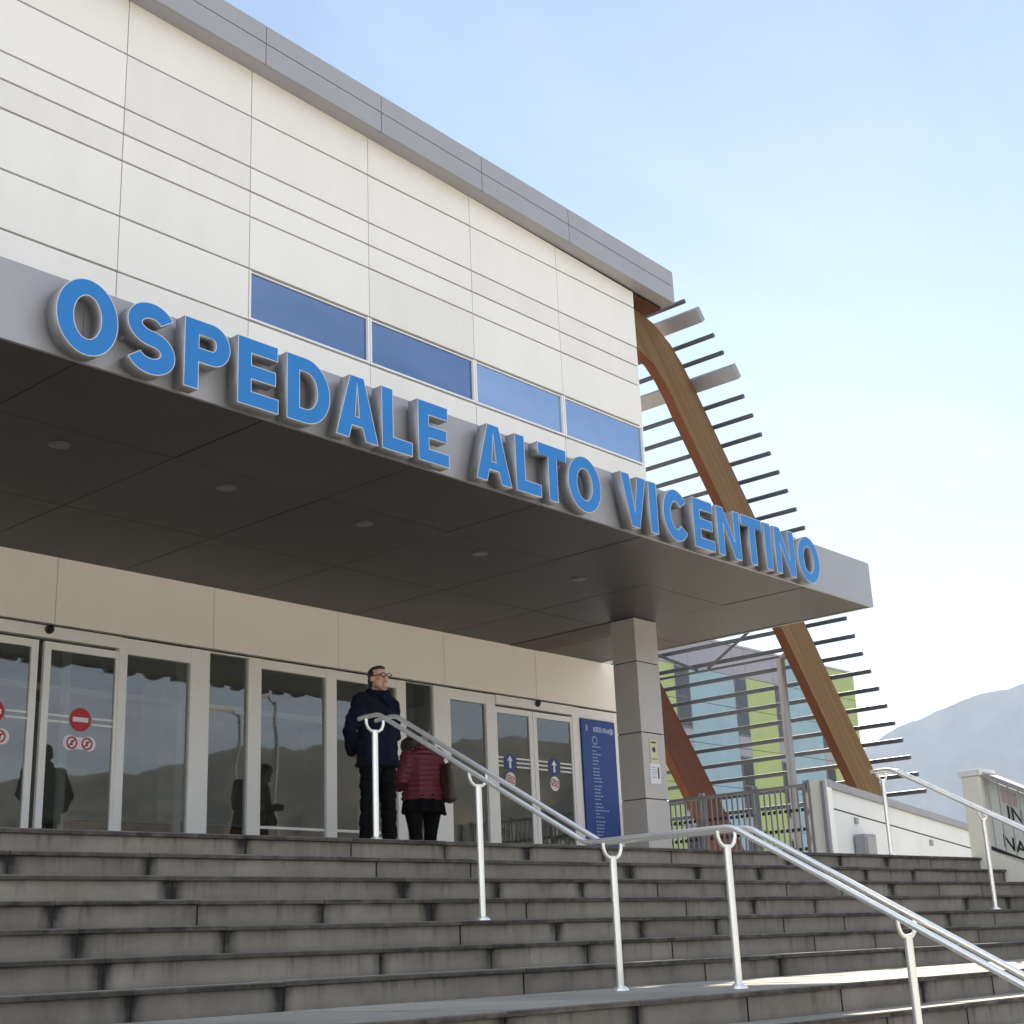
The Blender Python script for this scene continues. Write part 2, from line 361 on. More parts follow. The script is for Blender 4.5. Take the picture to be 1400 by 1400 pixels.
# upper wall: backing volume and panels
b = MB()
b.hexa([(-16, YF+.05, 3.72), (XE-.02, YF+.05, 3.72), (XE-.02, 30, 3.72), (-16, 30, 3.72), (-16, YF+.05, wt(-16)-.02), (XE-.02, YF+.05, wt(XE)-.02), (XE-.02, 30, wt(XE)-.02), (-16, 30, wt(-16)-.02)], 1)
vx = [-16, -7.55, -5.88, -4.22, -2.55, -.90, .77, 2.43, 4.26, 5.92, 7.43, 9.08, 10.76, 12.40, XE]
hz = [3.72, 4.45, 5.27, 5.84, 6.43, 6.72, 7.00, 7.60, None]
WX0 = 7.43
for i, (xa, xb) in enumerate(zip(vx, vx[1:])):
    for za, zb_ in zip(hz, hz[1:]):
        if za == 5.27 and xa >= WX0-.01: continue
        x0, x1 = xa+.005, xb-.005 if xb != XE else xb; pm = random.choice((0, 0, 2, 3)); jy = [random.uniform(-.002, .002) for _ in range(4)]
        if zb_ is None: t0, t1 = wt(x0), wt(x1)
        else: t0 = t1 = zb_-.011
        z0 = za+.011
        b.hexa([(x0, YF+jy[0], z0), (x1, YF+jy[1], z0), (x1, YF+.045, z0), (x0, YF+.045, z0), (x0, YF+jy[2], t0), (x1, YF+jy[3], t1), (x1, YF+.045, t1), (x0, YF+.045, t0)], pm)
b.hexa([(XE-.015, YF+.046, 3.72), (XE, YF+.046, 3.72), (XE, 30, 3.72), (XE-.015, 30, 3.72), (XE-.015, YF+.046, wt(XE)-.03), (XE, YF+.046, wt(XE)-.03), (XE, 30, wt(XE)-.03), (XE-.015, 30, wt(XE)-.03)], 0)
b.build("upper_wall", [WHITE, DARKGAP, WHITE_B, WHITE_C], bld)
# strip windows
for xa, xb in zip(vx, vx[1:]):
    if xa < WX0-.01: continue
    f = MB(); x0, x1 = xa, xb
    f.box(x0+.006, x0+.028, YF-.004, YF+.045, 5.282, 5.828); f.box(x1-.028, x1-.006 if xb != XE else x1, YF-.004, YF+.045, 5.282, 5.828)
    f.box(x0+.029, x1-.029, YF-.002, YF+.045, 5.285, 5.305); f.box(x0+.029, x1-.029, YF+.012, YF+.045, 5.812, 5.826)
    wf = f.build("window", FRAME, bld)
    g_ = MB(); g_.poly([(x0+.029, YF+.03, 5.306), (x1-.029, YF+.03, 5.306), (x1-.029, YF+.03, 5.811), (x0+.029, YF+.03, 5.811)])
    g_.build("pane", WINGL if xa < 10.5 else WINGL2, wf, recalc=False)
# cornice
b = MB()
cb = lambda x: 8.467-.0423*x; cs = lambda x: cb(x)+.25; ct = lambda x: 8.917-.0396*x
YC, XC = 1.655, 14.80
def cslab(x0, x1, f0, f1, y0, y1, m):
    b.hexa([(x0, y0, f0(x0)), (x1, y0, f0(x1)), (x1, y1, f0(x1)), (x0, y1, f0(x0)), (x0, y0, f1(x0)), (x1, y0, f1(x1)), (x1, y1, f1(x1)), (x0, y1, f1(x0))], m)
cslab(-16, XC-.02, lambda x: cb(x)+.012, lambda x: ct(x)-.012, YC+.025, 30, 1)
cj = [-16, -7.55, -5.88, -4.22, -2.55, -.90, .77, 2.43, 4.1, 5.77, 7.45, 9.11, 10.79, 12.456, XC]
for xa, xb in zip(cj, cj[1:]):
    cslab(xa+.005, xb-.005 if xb != XC else xb, cb, lambda x: cs(x)-.006, YC, YC+.03, 0)
    cslab(xa+.005, xb-.005 if xb != XC else xb, lambda x: cs(x)+.006, ct, YC, YC+.03, 0)
cslab(XC-.025, XC+.001, cb, ct, YC+.031, 30, 0)
cslab(-16, XC-.027, lambda x: cb(x)-.002, lambda x: cb(x)+.010, YC+.031, YF-.002, 0)
b.build("cornice", [GREYM, DARKGAP], bld)
b = MB(); b.box(XE+.003, XC-.03, YF+.02, 30, cb(XC)-.035, cb(XC)-.006); b.build("eaves_board", WOODR, bld)
# canopy
YN, YG, ZS, ZT, XN = -.43, 4.0, 3.14, 3.705, 15.585
can = MB()
jx = [4.23+1.625*i for i in range(-8, 7)]
ex = [-12]+[j for j in jx if -12 < j < XN]+[XN]
can.box(-12, XN-.03, YN+.03, YG+.5, ZS+.03, ZT-.01, 1)
for xa, xb in zip(ex[::3], ex[3::3]+[XN] if len(ex[::3]) > len(ex[3::3]) else ex[3::3]):
    can.box(xa+.002, xb-.002 if xb != XN else xb, YN, YN+.03, ZS-.012, ZT)
can.box(XN-.03, XN, YN+.031, YG+.5, ZS-.01, ZT-.001)
can.box(-12, XN-.031, YN+.031, YG+.5, ZT-.009, ZT-.002)
canopy = can.build("canopy", [GREYM, DARKGAP], bld)
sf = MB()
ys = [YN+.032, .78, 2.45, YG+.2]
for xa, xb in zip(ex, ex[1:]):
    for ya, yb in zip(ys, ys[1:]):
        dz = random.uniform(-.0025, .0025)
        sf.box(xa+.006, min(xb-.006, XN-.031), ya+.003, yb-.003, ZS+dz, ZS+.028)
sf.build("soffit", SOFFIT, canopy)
DLRING = mat("downlight_ring", (.13, .12, .115), .4)
LAMPG = mat("downlight_glass", (.14, .13, .12), .35, var=.1)
for i in range(-2, 5):
    d = MB(); x = 5.0+1.637*i
    d.tube([(x, 1.11, ZS+.02), (x, 1.11, ZS-.010)], .085, 28); d.disc((x, 1.11, ZS-.011), (0, 0, -1), .062, 24, .003, 1)
    d.build("downlight", [DLRING, LAMPG], bld, smooth=True)
# corner column
b = MB(); cz = [-.01, .87, 1.683, 2.574, ZS-.004]
for za, zb_ in zip(cz, cz[1:]): b.box(13.575, 14.05, YF, 2.235, za+.006, zb_-.006)
b.box(13.585, 14.04, YF+.012, 2.225, -.01, ZS-.004, 1)
b.build("column", [GREYC, DARKGAP], bld, bevel=.006)
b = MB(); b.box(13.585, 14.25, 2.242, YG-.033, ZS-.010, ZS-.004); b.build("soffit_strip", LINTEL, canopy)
# cream panels above the doors
b = MB(); b.box(-9, 15.99, YG+.03, YG+.12, 2.44, ZS-.003, 1)
bx = [-9, -7.6, -5.75, -3.9, -2.05, -.2, 1.65, 3.5, 4.95, 6.73, 8.66, 10.48, 12.29, 14.1, 16.0]
for xa, xb in zip(bx, bx[1:]): b.box(xa+.004, xb-.004, YG-.03, YG+.03, 2.452, ZS-.003)
b.build("door_header", [BEIGE, DARKGAP], bld)
# entrance frames and glass
b = MB()
def post(x0, x1, z1=2.425, y0=YG-.01, y1=YG+.07): b.box(x0, x1, y0, y1, 0, z1)
P_ = [(4.65, 4.85), (5.64, 5.74), (7.50, 7.60), (8.39, 8.64), (9.17, 9.35), (10.31, 10.47), (11.45, 11.61), (12.10, 12.40), (13.08, 13.26), (14.87, 15.03), (15.80, 15.97)]
for x0, x1 in P_: post(x0, x1)
for x0, x1, z0 in ((4.851, 5.639, 2.26), (7.601, 8.389, 2.26), (9.351, 10.309, 2.32), (10.471, 11.449, 2.32), (12.401, 13.079, 2.285), (15.031, 15.799, 2.285), (8.641, 9.169, 2.41), (11.611, 12.099, 2.42)):
    b.box(x0, x1, YG-.006, YG+.06, z0, 2.424); b.box(x0, x1, YG-.004, YG+.06, 0, .07)
for x0, x1 in ((5.741, 7.499), (13.261, 14.869)): b.box(x0, x1, YG-.03, YG+.06, 2.305, 2.424)
for z in (.55,):
    for x0, x1 in ((9.351, 10.309), (10.471, 11.449)): b.box(x0, x1, YG+.02, YG+.05, z, z+.03)
b.box(-9, 4.649, YG-.01, YG+.07, 2.3, 2.424)
for i in range(9): x = 4.0-1.35*i; b.box(x, x+.1, YG-.008, YG+.07, 0, 2.299)
entr = b.build("entrance_frame", FRAME, bld, bevel=.004)
panes = [(x0, x1, 2.42) for x0, x1 in ((4.85, 5.64), (7.6, 8.39), (8.64, 9.17), (9.35, 10.31), (10.47, 11.45), (11.61, 12.10), (12.40, 13.08))]+[(4.0-1.35*i-1.25, 4.0-1.35*i, 2.3) for i in range(4)]
for x0, x1, z1 in panes:
    gm = MB(); gm.poly([(x0, YG+.03, .01), (x1, YG+.03, .01), (x1, YG+.03, z1), (x0, YG+.03, z1)]); gm.build("pane", GLASS, entr, recalc=False)

RED = mat("sign_red", (.50, .016, .03), .5, var=.04); SWH = mat("sign_white", (.78, .78, .78), .5, var=.02); SBL = mat("sign_blue", (.012, .035, .22), .4, var=.05)
def ring(mb, c, r0, r1, m, y, n=28, sx=1):
    for i in range(n):
        a, a2 = 2*math.pi*i/n, 2*math.pi*(i+1)/n
        mb.poly([(c[0]+math.cos(q)*r*sx, y, c[1]+math.sin(q)*r) for q, r in ((a, r0), (a2, r0), (a2, r1), (a, r1))], m)
def fdisc(mb, c, r, m, y, n=28): mb.poly([(c[0]+math.cos(2*math.pi*i/n)*r, y, c[1]+math.sin(2*math.pi*i/n)*r) for i in range(n)], m)
def frect(mb, x0, x1, z0, z1, m, y): mb.poly([(x0, y, z0), (x1, y, z0), (x1, y, z1), (x0, y, z1)], m)
def prohib(mb, c, r, y, bar=True):
    fdisc(mb, c, r, 1, y); ring(mb, c, r*.72, r, 0, y-.001)
    a = rad(45); u = Vector((math.cos(a), math.sin(a))); v = Vector((-u.y, u.x))*r*.12
    if bar: mb.poly([(c[0]+p.x, y-.0015, c[1]+p.y) for p in (u*r*.8+v, -u*r*.8+v, -u*r*.8-v, u*r*.8-v)], 0)
    frect(mb, c[0]-r*.16, c[0]+r*.16, c[1]-r*.4, c[1]+r*.4, 3, y-.0008)
def leaf(x0, x1, kind, cx, wide_left=True):
    y = YG+.0; f = MB(); zt = 2.275
    f.box(x0, x0+.075, y, y+.04, .01, zt); f.box(x1-.075, x1, y, y+.04, .01, zt)
    f.box(x0+.0755, x1-.0755, y+.001, y+.039, zt-.075, zt); f.box(x0+.0755, x1-.0755, y+.001, y+.039, .01, .085)
    fo = f.build("door_leaf", FRAME, bld)
    g_ = MB(); g_.poly([(x0+.075, y+.02, .085), (x1-.075, y+.02, .085), (x1-.075, y+.02, zt-.075), (x0+.075, y+.02, zt-.075)]); g_.build("pane", GLASS, fo, recalc=False)
    s = MB(); ya = y+.015
    for z in (1.485, 1.545) if kind == "no" else (1.49, 1.545, 1.60):
        frect(s, x0+.076, cx-.13, z, z+.022, 1, ya); frect(s, cx+.13, x1-.076, z, z+.022, 1, ya)
    if kind == "no":
        fdisc(s, (cx, 1.535), .118, 0, ya); frect(s, cx-.088, cx+.088, 1.512, 1.558, 1, ya-.001)
        frect(s, cx-.12, cx+.12, 1.24, 1.36, 1, ya+.0005); fdisc(s, (cx-.11, 1.30), .075, 1, ya); fdisc(s, (cx+.11, 1.30), .075, 1, ya)
        prohib(s, (cx-.085, 1.30), .062, ya-.002); prohib(s, (cx+.085, 1.30), .062, ya-.002)
    else:
        fdisc(s, (cx, 1.555), .118, 2, ya)
        s.poly([(cx-.02, ya-.001, 1.48), (cx+.02, ya-.001, 1.48), (cx+.02, ya-.001, 1.575), (cx-.02, ya-.001, 1.575)], 1)
        s.poly([(cx-.055, ya-.001, 1.575), (cx+.055, ya-.001, 1.575), (cx, ya-.001, 1.645)], 1)
        fdisc(s, (cx, 1.325), .10, 1, ya); prohib(s, (cx-.035, 1.34), .05, ya-.002); prohib(s, (cx+.04, 1.32), .05, ya-.004)
    s.build("sticker", [RED, SWH, SBL, BLACK], fo)
    return fo
leaf(5.70, 6.59, "no", 6.16); leaf(6.655, 7.545, "no", 7.10)
leaf(13.22, 14.02, "go", 13.54); leaf(14.03, 14.91, "go", 14.45)
for x in (6.67, 14.1):
    s = MB(); s.tube([(x, YG-.031, 2.385), (x, YG-.06, 2.385), (x, YG-.075, 2.375)], [.045, .045, .025], 14); s.build("door_sensor", BLACK, bld, smooth=True)
# lobby behind the glass
b = MB(); b.box(-9, 15.9, 11, 11.1, -.01, 3.3); b.box(15.85, 15.99, YG+.1, 11, -.01, 3.3); b.box(-9, 15.9, YG+.5, 11, 3.1, 3.138)
for x in (4.2, 6.3, 8.2, 9.8, 12.2, 14.2): b.box(x, x+.09, 6.2, 6.26, 0, 3.1)
b.box(3, 15, 6.205, 6.255, 2.25, 2.33)
for x in (7.5, 11.2, 15): b.box(x, x+.45, 8.6, 9.05, 0, 3.1)
b.build("lobby", LOBBYW, bld)
DESK = mat("reception_wood", (.30, .16, .07), .5, var=.2, scale=4)
d = thing("reception_desk", "wooden reception counter inside the lobby behind the glass", "desk", (11.5, 8, 0))
b = MB(); b.box(-2, 2, 0, .6, 0, 1.0); b.build("counter", DESK, d); b = MB(); b.box(-2.05, 2.05, -.05, .65, 1.002, 1.05); b.build("worktop", LOBBYF, d)

# ================================================================== sign lettering
RIM = mat('pale_letter_rim', (.58, .60, .62), .4, var=.03)
H, ST = .548, .130
def arc(cx, cy, rx, ry, a0, a1, n=20): return [(cx+rx*math.cos(rad(a0+(a1-a0)*i/n)), cy+ry*math.sin(rad(a0+(a1-a0)*i/n))) for i in range(n+1)]
def thick(cl, hw):
    L, Rr = [], []
    for i, p in enumerate(cl):
        a = cl[max(i-1, 0)]; c = cl[min(i+1, len(cl)-1)]; d = Vector((c[0]-a[0], c[1]-a[1])).normalized(); nn = Vector((-d.y, d.x))
        h_ = hw[i] if isinstance(hw, list) else hw
        L.append((p[0]+nn.x*h_, p[1]+nn.y*h_)); Rr.append((p[0]-nn.x*h_, p[1]-nn.y*h_))
    return L+Rr[::-1]
def glyph(c, w):
    s = ST
    if c == 'E': return [[(0, 0), (w, 0), (w, s*.92), (s, s*.92), (s, H/2-s*.42), (w*.93, H/2-s*.42), (w*.93, H/2+s*.46), (s, H/2+s*.46), (s, H-s*.92), (w*.98, H-s*.92), (w*.98, H), (0, H)]]
    if c == 'L': return [[(0, 0), (w, 0), (w, s*.95), (s, s*.95), (s, H), (0, H)]]
    if c == 'T': return [[(w/2-s/2, 0), (w/2+s/2, 0), (w/2+s/2, H-s*.92), (w, H-s*.92), (w, H), (0, H), (0, H-s*.92), (w/2-s/2, H-s*.92)]]
    if c == 'I': return [[(0, 0), (s*1.05, 0), (s*1.05, H), (0, H)]]
    if c == 'N': return [[(0, 0), (s*.95, 0), (s*.95, H*.64), (w-s, 0), (w, 0), (w, H), (w-s*.95, H), (w-s*.95, H*.36), (s, H), (0, H)]]
    if c == 'V': return [[(w/2-s*.52, 0), (w/2+s*.52, 0), (w, H), (w-s*1.1, H), (w/2, s*1.35), (s*1.1, H), (0, H)]]
    if c == 'A':
        k = lambda z: (w/2-s*.55)*z/H
        return [[(0, 0), (s*1.08, 0), (s*1.08+.033, H*.205), (w-s*1.08-.033, H*.205), (w-s*1.08, 0), (w, 0), (w/2+s*.58, H), (w/2-s*.58, H)],
                [(s*1.08+.068, H*.36), (w/2, H*.80), (w-s*1.08-.068, H*.36)]]
    if c == 'O': return [arc(w/2, H/2, w/2, H/2+.008, 0, 360, 44)[:-1], arc(w/2, H/2, w/2-s*1.03, H/2-s*.88, 0, 360, 44)[:-1]]
    if c == 'D':
        r = H/2
        return [[(0, 0)]+arc(w-r*.92, H/2, r*.92, r, -90, 90, 26)+[(0, H)], [(s, s*.92)]+arc(w-r*.92, H/2, r*.92-s, r-s*.92, -90, 90, 26)+[(s, H-s*.92)]]
    if c == 'P':
        r = H*.305; cy = H-r
        return [[(0, 0), (s, 0), (s, cy-r+.0)]+arc(w-r, cy, r, r, -90, 90, 20)+[(0, H)], [(s, cy-r+s*.9)]+arc(w-r, cy, r-s, r-s*.9, -90, 90, 18)+[(s, H-s*.9)]]
    if c == 'C': return [thick(arc(w/2, H/2, w/2-s/2, H/2-s/2+.006, 38, 322, 44), s/2)]
    if c == 'S':
        rx = (w-s)/2; ry = (H-s*.95)/4
        up = arc(w/2, H-s*.475-ry, rx*.95, ry, 22, 262, 24); lo = arc(w/2, s*.475+ry, rx, ry, 82, -158, 24)
        return [thick(up+lo, s*.475)]
sign = thing("lettering_sign", "blue three-word hospital name in raised block letters along the grey canopy front", "sign")
words = [("O", 3.92, 4.40), ("S", 4.46, 4.88), ("P", 4.95, 5.36), ("E", 5.43, 5.82), ("D", 5.90, 6.34), ("A", 6.40, 6.86), ("L", 6.90, 7.25), ("E", 7.32, 7.69),
         ("A", 8.03, 8.50), ("L", 8.56, 8.91), ("T", 8.88, 9.29), ("O", 9.31, 9.81),
         ("V", 10.14, 10.56), ("I", 10.60, 10.72), ("C", 10.84, 11.30), ("E", 11.38, 11.76), ("N", 11.83, 12.28), ("T", 12.32, 12.74), ("I", 12.79, 12.92), ("N", 13.0, 13.43), ("O", 13.50, 13.99)]
ZL, YL0, YL1 = 3.112, -.60, -.485
def make_letter(c, x0, x1):
    loops = glyph(c, x1-x0)
    cu = bpy.data.curves.new("c", 'CURVE'); cu.dimensions = '2D'; cu.fill_mode = 'BOTH'; cu.extrude = (YL1-YL0)/2
    for lp in loops:
        sp = cu.splines.new('POLY'); sp.points.add(len(lp)-1); sp.use_cyclic_u = True
        for q, p in zip(sp.points, lp): q.co = (p[0], p[1], 0, 1)
    to = bpy.data.objects.new("t", cu); COL.objects.link(to); dg = bpy.context.evaluated_depsgraph_get()
    me = bpy.data.meshes.new_from_object(to.evaluated_get(dg)); bpy.data.objects.remove(to); bpy.data.curves.remove(cu)
    bm = bmesh.new(); bm.from_mesh(me); bmesh.ops.remove_doubles(bm, verts=bm.verts, dist=1e-5)
    zf = max(v.co.z for v in bm.verts)
    front = [f for f in bm.faces if all(abs(v.co.z-zf) < 1e-5 for v in f.verts)]
    for f in bm.faces: f.material_index = 0
    r = bmesh.ops.inset_region(bm, faces=front, thickness=.0055, use_even_offset=True, use_boundary=True)
    for f in r['faces']: f.material_index = 1
    bmesh.ops.recalc_face_normals(bm, faces=bm.faces)
    # to world axes: u->X, v->Z, depth -> -Y (front = low Y)
    for v in bm.verts: v.co = Vector((x0+v.co.x, (YL0+YL1)/2-v.co.z, ZL+v.co.y))
    bmesh.ops.recalc_face_normals(bm, faces=bm.faces)
    fb = bm.copy()
    bmesh.ops.delete(bm, geom=[f for f in bm.faces if f.material_index == 0 and all(abs(v.co.y-YL0) < 1e-5 for v in f.verts)], context='FACES')
    keep = [f for f in fb.faces if not (f.material_index == 0 and all(abs(v.co.y-YL0) < 1e-5 for v in f.verts))]
    bmesh.ops.delete(fb, geom=keep, context='FACES')
    m1 = bpy.data.meshes.new("letter"); bm.to_mesh(m1); m1.materials.append(LSIDE); m1.materials.append(RIM)
    m2 = bpy.data.meshes.new("letter_face"); fb.to_mesh(m2); m2.materials.append(BLUE)
    for p in m2.polygons: p.material_index = 0
    bm.free(); fb.free(); bpy.data.meshes.remove(me)
    o = bpy.data.objects.new("letter", m1); COL.objects.link(o); o.parent = sign
    b = MB(); xm = x0+.055 if c in 'EPDLNOSC' else (x0+x1)/2; zm = ZL+.5*H if c in 'OCS' else ZL+H-.05
    b.tube([(xm, YL1-.01, zm), (xm, YN-.001, zm)], .012, 8); b.build("standoff", LSIDE, o)
    q = bpy.data.objects.new("letter_face", m2); COL.objects.link(q); q.parent = o
for c, a, z in words: make_letter(c, a, z)

# ================================================================== timber and tube screen
scr = thing("louvre_screen", "curved timber beams carrying rows of grey tubes beside the building", "screen")
outer = [(13.98, 7.83), (14.45, 7.80), (14.90, 7.70), (15.27, 7.50), (15.53, 7.27), (15.78, 7.0), (16.2, 6.47), (21.30, .02)]
inner = [(20.45, .02), (15.42, 6.38), (15.22, 6.66), (15.0, 6.90), (14.79, 7.06), (14.5, 7.16), (13.98, 7.2)]
for i, y in enumerate((2.1, 5.1, 8.1, 11.1)):
    b = MB(); b.prism([(x-.0, z) for x, z in outer]+inner, y, y+.15)
    # the narrow under and upper edges are dark red
    n = len(outer)+len(inner)
    for k in range(2, len(b.f)): b.m[k] = 1
    if i: 
        b.m[0] = 1  # rear beams' front faces: their shade put into the darker timber colour
    b.build("timber_beam", [WOOD, WOODR], scr)
rods = [(15.14, 8.01, 1.71, 0), (15.295, 7.80, 1.555, 1), (15.523, 7.528, 1.513, 0), (15.70, 7.303, 1.49, 0), (15.91, 7.05, 1.415, 1)]
rods += [(18.495+.196*i, 3.769-.2478*i, 1.485, 0) for i in range(-12, 11)]
for x, z, y0, th in rods:
    b = MB()
    if th:
        c = Vector((x, 0, z)); u = Vector((.62, 0, -.785)); v = Vector((.785, 0, .62))
        P4 = [c+u*a*.11+v*d_*.055 for a, d_ in ((-1, -1), (1, -1), (1, 1), (-1, 1))]
        b.hexa([p+Vector((0, y0, 0)) for p in P4]+[p+Vector((0, 14, 0)) for p in P4])
        b.build("box_purlin", BOXROD, scr, bevel=.008)
    else:
        b.tube([(x, y0, z), (x, 14, z)], .035, 12)
        if x > 16.1:
            for yb_ in (2.175, 5.175, 8.175): b.tube([(x, yb_, z), (x-.785*.16, yb_, z-.62*.16)], .022, 8)
        b.build("louvre_tube", ROD, scr, smooth=True)
    
# brackets fixing the tubes to the beams
# prop post with head plate, thin rail and diagonal braces
b = MB(); b.tube([(18.38, 2.62, -.3), (18.38, 2.62, 3.3)], .068, 18); b.box(18.26, 18.50, 2.5, 2.74, -.3, -.27); b.tube([(18.38, 2.62, 3.3), (18.5, 2.4, 3.5)], .05, 12)
b.build("prop_post", BOXROD, scr, smooth=True)
b = MB(); b.tube([(18.63, 2.29, 3.41), (18.63, 5.1, 3.41)], .022, 8); b.build("brace_rail", ROD, scr)
for a, c in (((18.05, 2.29, 4.12), (18.60, 4.1, 3.43)), ((18.60, 4.3, 3.43), (18.22, 5.1, 3.86))):
    b = MB(); b.tube([a, c], .024, 8); b.build("brace", ROD, scr)

# ================================================================== handrails
def smooth_path(P, r=.05, n=5):
    out = [Vector(P[0])]
    for a, b_, c in zip(P, P[1:], P[2:]):
        a, b_, c = Vector(a), Vector(b_), Vector(c); rr = min(r, (a-b_).length*.45, (c-b_).length*.45)
        p0 = b_+(a-b_).normalized()*rr; p1 = b_+(c-b_).normalized()*rr
        for i in range(n+1):
            t_ = i/n; out.append(p0*(1-t_)**2+b_*2*t_*(1-t_)+p1*t_*t_)
    out.append(Vector(P[-1])); return out
def handrail(label, s_c):
    h = thing("handrail", label, "handrail", SP(s_c, 0, 0), 0, "steel double handrails on the steps")
    rel = lambda ds, p, z: EV*ds+NV*p+Vector((0, 0, z))
    HW = .085
    path = [(.22, .94), (.17, .945), (-.02, .945), (-2.12, -.20), (-3.30, -.205), (-6.05, -1.70), (-6.5, -1.71)]
    for sgn in (-1, 1):
        b = MB(); b.tube(smooth_path([rel(sgn*HW, p, z) for p, z in path]), .0180, 14); b.build("tube_rail", STEEL, h, smooth=True)
    for p, zb_, zr in ((.13, 0, .942), (-1.03, -.64, .392), (-2.27, -1.12, -.203), (-3.19, -1.12, -.205), (-4.335, -1.60, -.768), (-5.52, -2.24, -1.41)):
        b = MB(); b.tube([rel(0, p, zb_), rel(0, p, zr-.10)], .0235, 16)
        po = b.build("post", STEEL, h, smooth=True)
        b = MB(); b.tube([rel(-HW, p, zr-.01), rel(-HW, p, zr-.045), rel(-HW*.82, p, zr-.08), rel(-HW*.45, p, zr-.102), rel(HW*.45, p, zr-.102), rel(HW*.82, p, zr-.08), rel(HW, p, zr-.045), rel(HW, p, zr-.01)], .0125, 10)
        b.build("bracket", STEEL, po, smooth=True)
        b = MB(); b.tube([rel(0, p, zb_+.001), rel(0, p, zb_+.012), rel(0, p, zb_+.03)], [.055, .05, .028], 20); b.build("flange", STEEL, po, smooth=True)
    return h
S0 = 7.019
hr = handrail("gleaming steel double handrail in front of the standing man, down the middle of the steps", S0)
h2 = copy_tree(hr); h2.location = SP(14.45, 0, 0)
h2["label"] = "steel double handrail at the far right, beside the white ramp wall"

# ================================================================== ramp wall, flank wall, side railing
def ramp_z(x): return 1.10-.1*(x-16.28)
rw = thing("ramp_wall", "long white sloping wall with grey coping beside the ramp at the top of the steps", "wall", (16, .78, 0))
b = MB()
X0, X1 = 16.02, 27
o_ = lambda x, y, z: (x-16, y-.78, z)
def rslab(mb, x0, x1, y0, y1, fz0, fz1, m=0):
    mb.hexa([o_(x0, y0, fz0(x0)), o_(x1, y0, fz0(x1)), o_(x1, y1, fz0(x1)), o_(x0, y1, fz0(x0)), o_(x0, y0, fz1(x0)), o_(x1, y0, fz1(x1)), o_(x1, y1, fz1(x1)), o_(x0, y1, fz1(x0))], m)
rslab(b, X0, X1, .78, 1.0, lambda x: -2.4, lambda x: ramp_z(x)-.36); rslab(b, X0, X1, .79, .99, lambda x: ramp_z(x)-.359, lambda x: ramp_z(x)-.341, 1)
rslab(b, X0, X1, .775, 1.0, lambda x: ramp_z(x)-.34, lambda x: ramp_z(x)-.10)
b.build("wall_face", [RENDERW, DARKGAP], rw)
b = MB(); rslab(b, X0-.01, X1, .73, 1.05, lambda x: ramp_z(x)-.099, ramp_z); b.build("coping", COPING, rw, bevel=.006)
b = MB(); b.box(.0, .13, -.045, .24, -.4, 1.125); b.build("end_pier", FRAME, rw, bevel=.008)
b = MB(); b.box(-.06, -.012, -.03, .02, -.02, 1.10); b.build("edge_post", BOXROD, rw)
for x, dz in ((16.75, .43), (18.9, .44), (20.6, .42), (18.95, 1.17)):
    b = MB(); b.box(x-16-.035, x-16+.035, -.03, -.002, ramp_z(x)-dz-.04, ramp_z(x)-dz+.04); b.build("drain_outlet", COPING, rw)
ub = thing("utility_box", "small grey metal cabinet standing against the white ramp wall", "utility box", (16.78, .60, 0))
b = MB(); b.box(-.15, .15, 0, .16, -.01, .44); b.build("cabinet", COPING, ub, bevel=.01)
b = MB(); b.box(-.12, .12, -.012, -.001, .04, .40); b.build("door", GREYM, ub, bevel=.004)
b = MB(); rslab(b, 16.3, X1, 1.05, 2.2, lambda x: -2.4, lambda x: ramp_z(x)-1.1); 
ra = b.build("ramp", PLAZA); ra.location = (16, .78, 0); struct(ra)
# railing along the landing's right edge
rl = thing("side_railing", "grey barred metal railing between the corner column and the white ramp wall", "railing", (16, .95, 0))
b = MB(); b.box(-.02, .02, .10, 3.0, 1.06, 1.10); b.build("top_rail", BOXROD, rl)
b = MB(); b.box(-.015, .015, .10, 3.0, .08, .11); b.build("bottom_rail", BOXROD, rl)
for y in (.06, .86, 1.72, 2.42, 3.0):
    b = MB(); b.box(-.025, .025, y-.03, y+.0, 0, 1.14); b.box(-.025, .025, y+.03, y+.06, 0, 1.14); b.build("post", BOXROD, rl)
bars = MB()
for i in range(34):
    y = .14+i*.085; bars.box(-.007, .007, y-.010, y+.010, .111, 1.059)
    for z in (.27, .52, .77): bars.box(.012, .022, y+.012, y+.062, z-.022, z+.022, 1)
bars.build("bars", [BOXROD, BLACK], rl)

# flank wall with sloping barred sign panel and pier
fw = thing("flank_wall", "white wall with a tall pier closing off the right end of the steps", "wall", SP(S_END, 0, 0))
rel = lambda s_, p, z: EV*s_+NV*p+Vector((0, 0, z))
low = lambda p: .13+.46*p
b = MB()
def sl2(mb, s0, s1, p0, p1, f0, f1, m=0):
    mb.hexa([rel(s0, p0, f0(p0)), rel(s1, p0, f0(p0)), rel(s1, p1, f0(p1)), rel(s0, p1, f0(p1)), rel(s0, p0, f1(p0)), rel(s1, p0, f1(p0)), rel(s1, p1, f1(p1)), rel(s0, p1, f1(p1))], m)
sl2(b, .012, .34, -7, -.10, lambda p: -2.42, low); b.build("base_wall", RENDERWARM, fw)
b = MB(); b.box(.0, .36, -.10, .13, -2.42, .97, 0, rel); b.build("pier", RENDERWARM, fw, bevel=.008)
b = MB(); b.box(-.02, .38, -.13, .16, .971, 1.05, 0, rel); b.build("pier_cap", mat("pale_cap", (.72, .72, .70), .7), fw, bevel=.006)
sp_ = thing("sloping_sign_panel", "pale barred notice panel with black letters sloping down beside the white pier at far right", "sign", SP(S_END, 0, 0))
top = lambda p: 1.075+.50*p
PANEL = mat("pale_green_panel", (.62, .65, .61), .5, var=.08, scale=3)
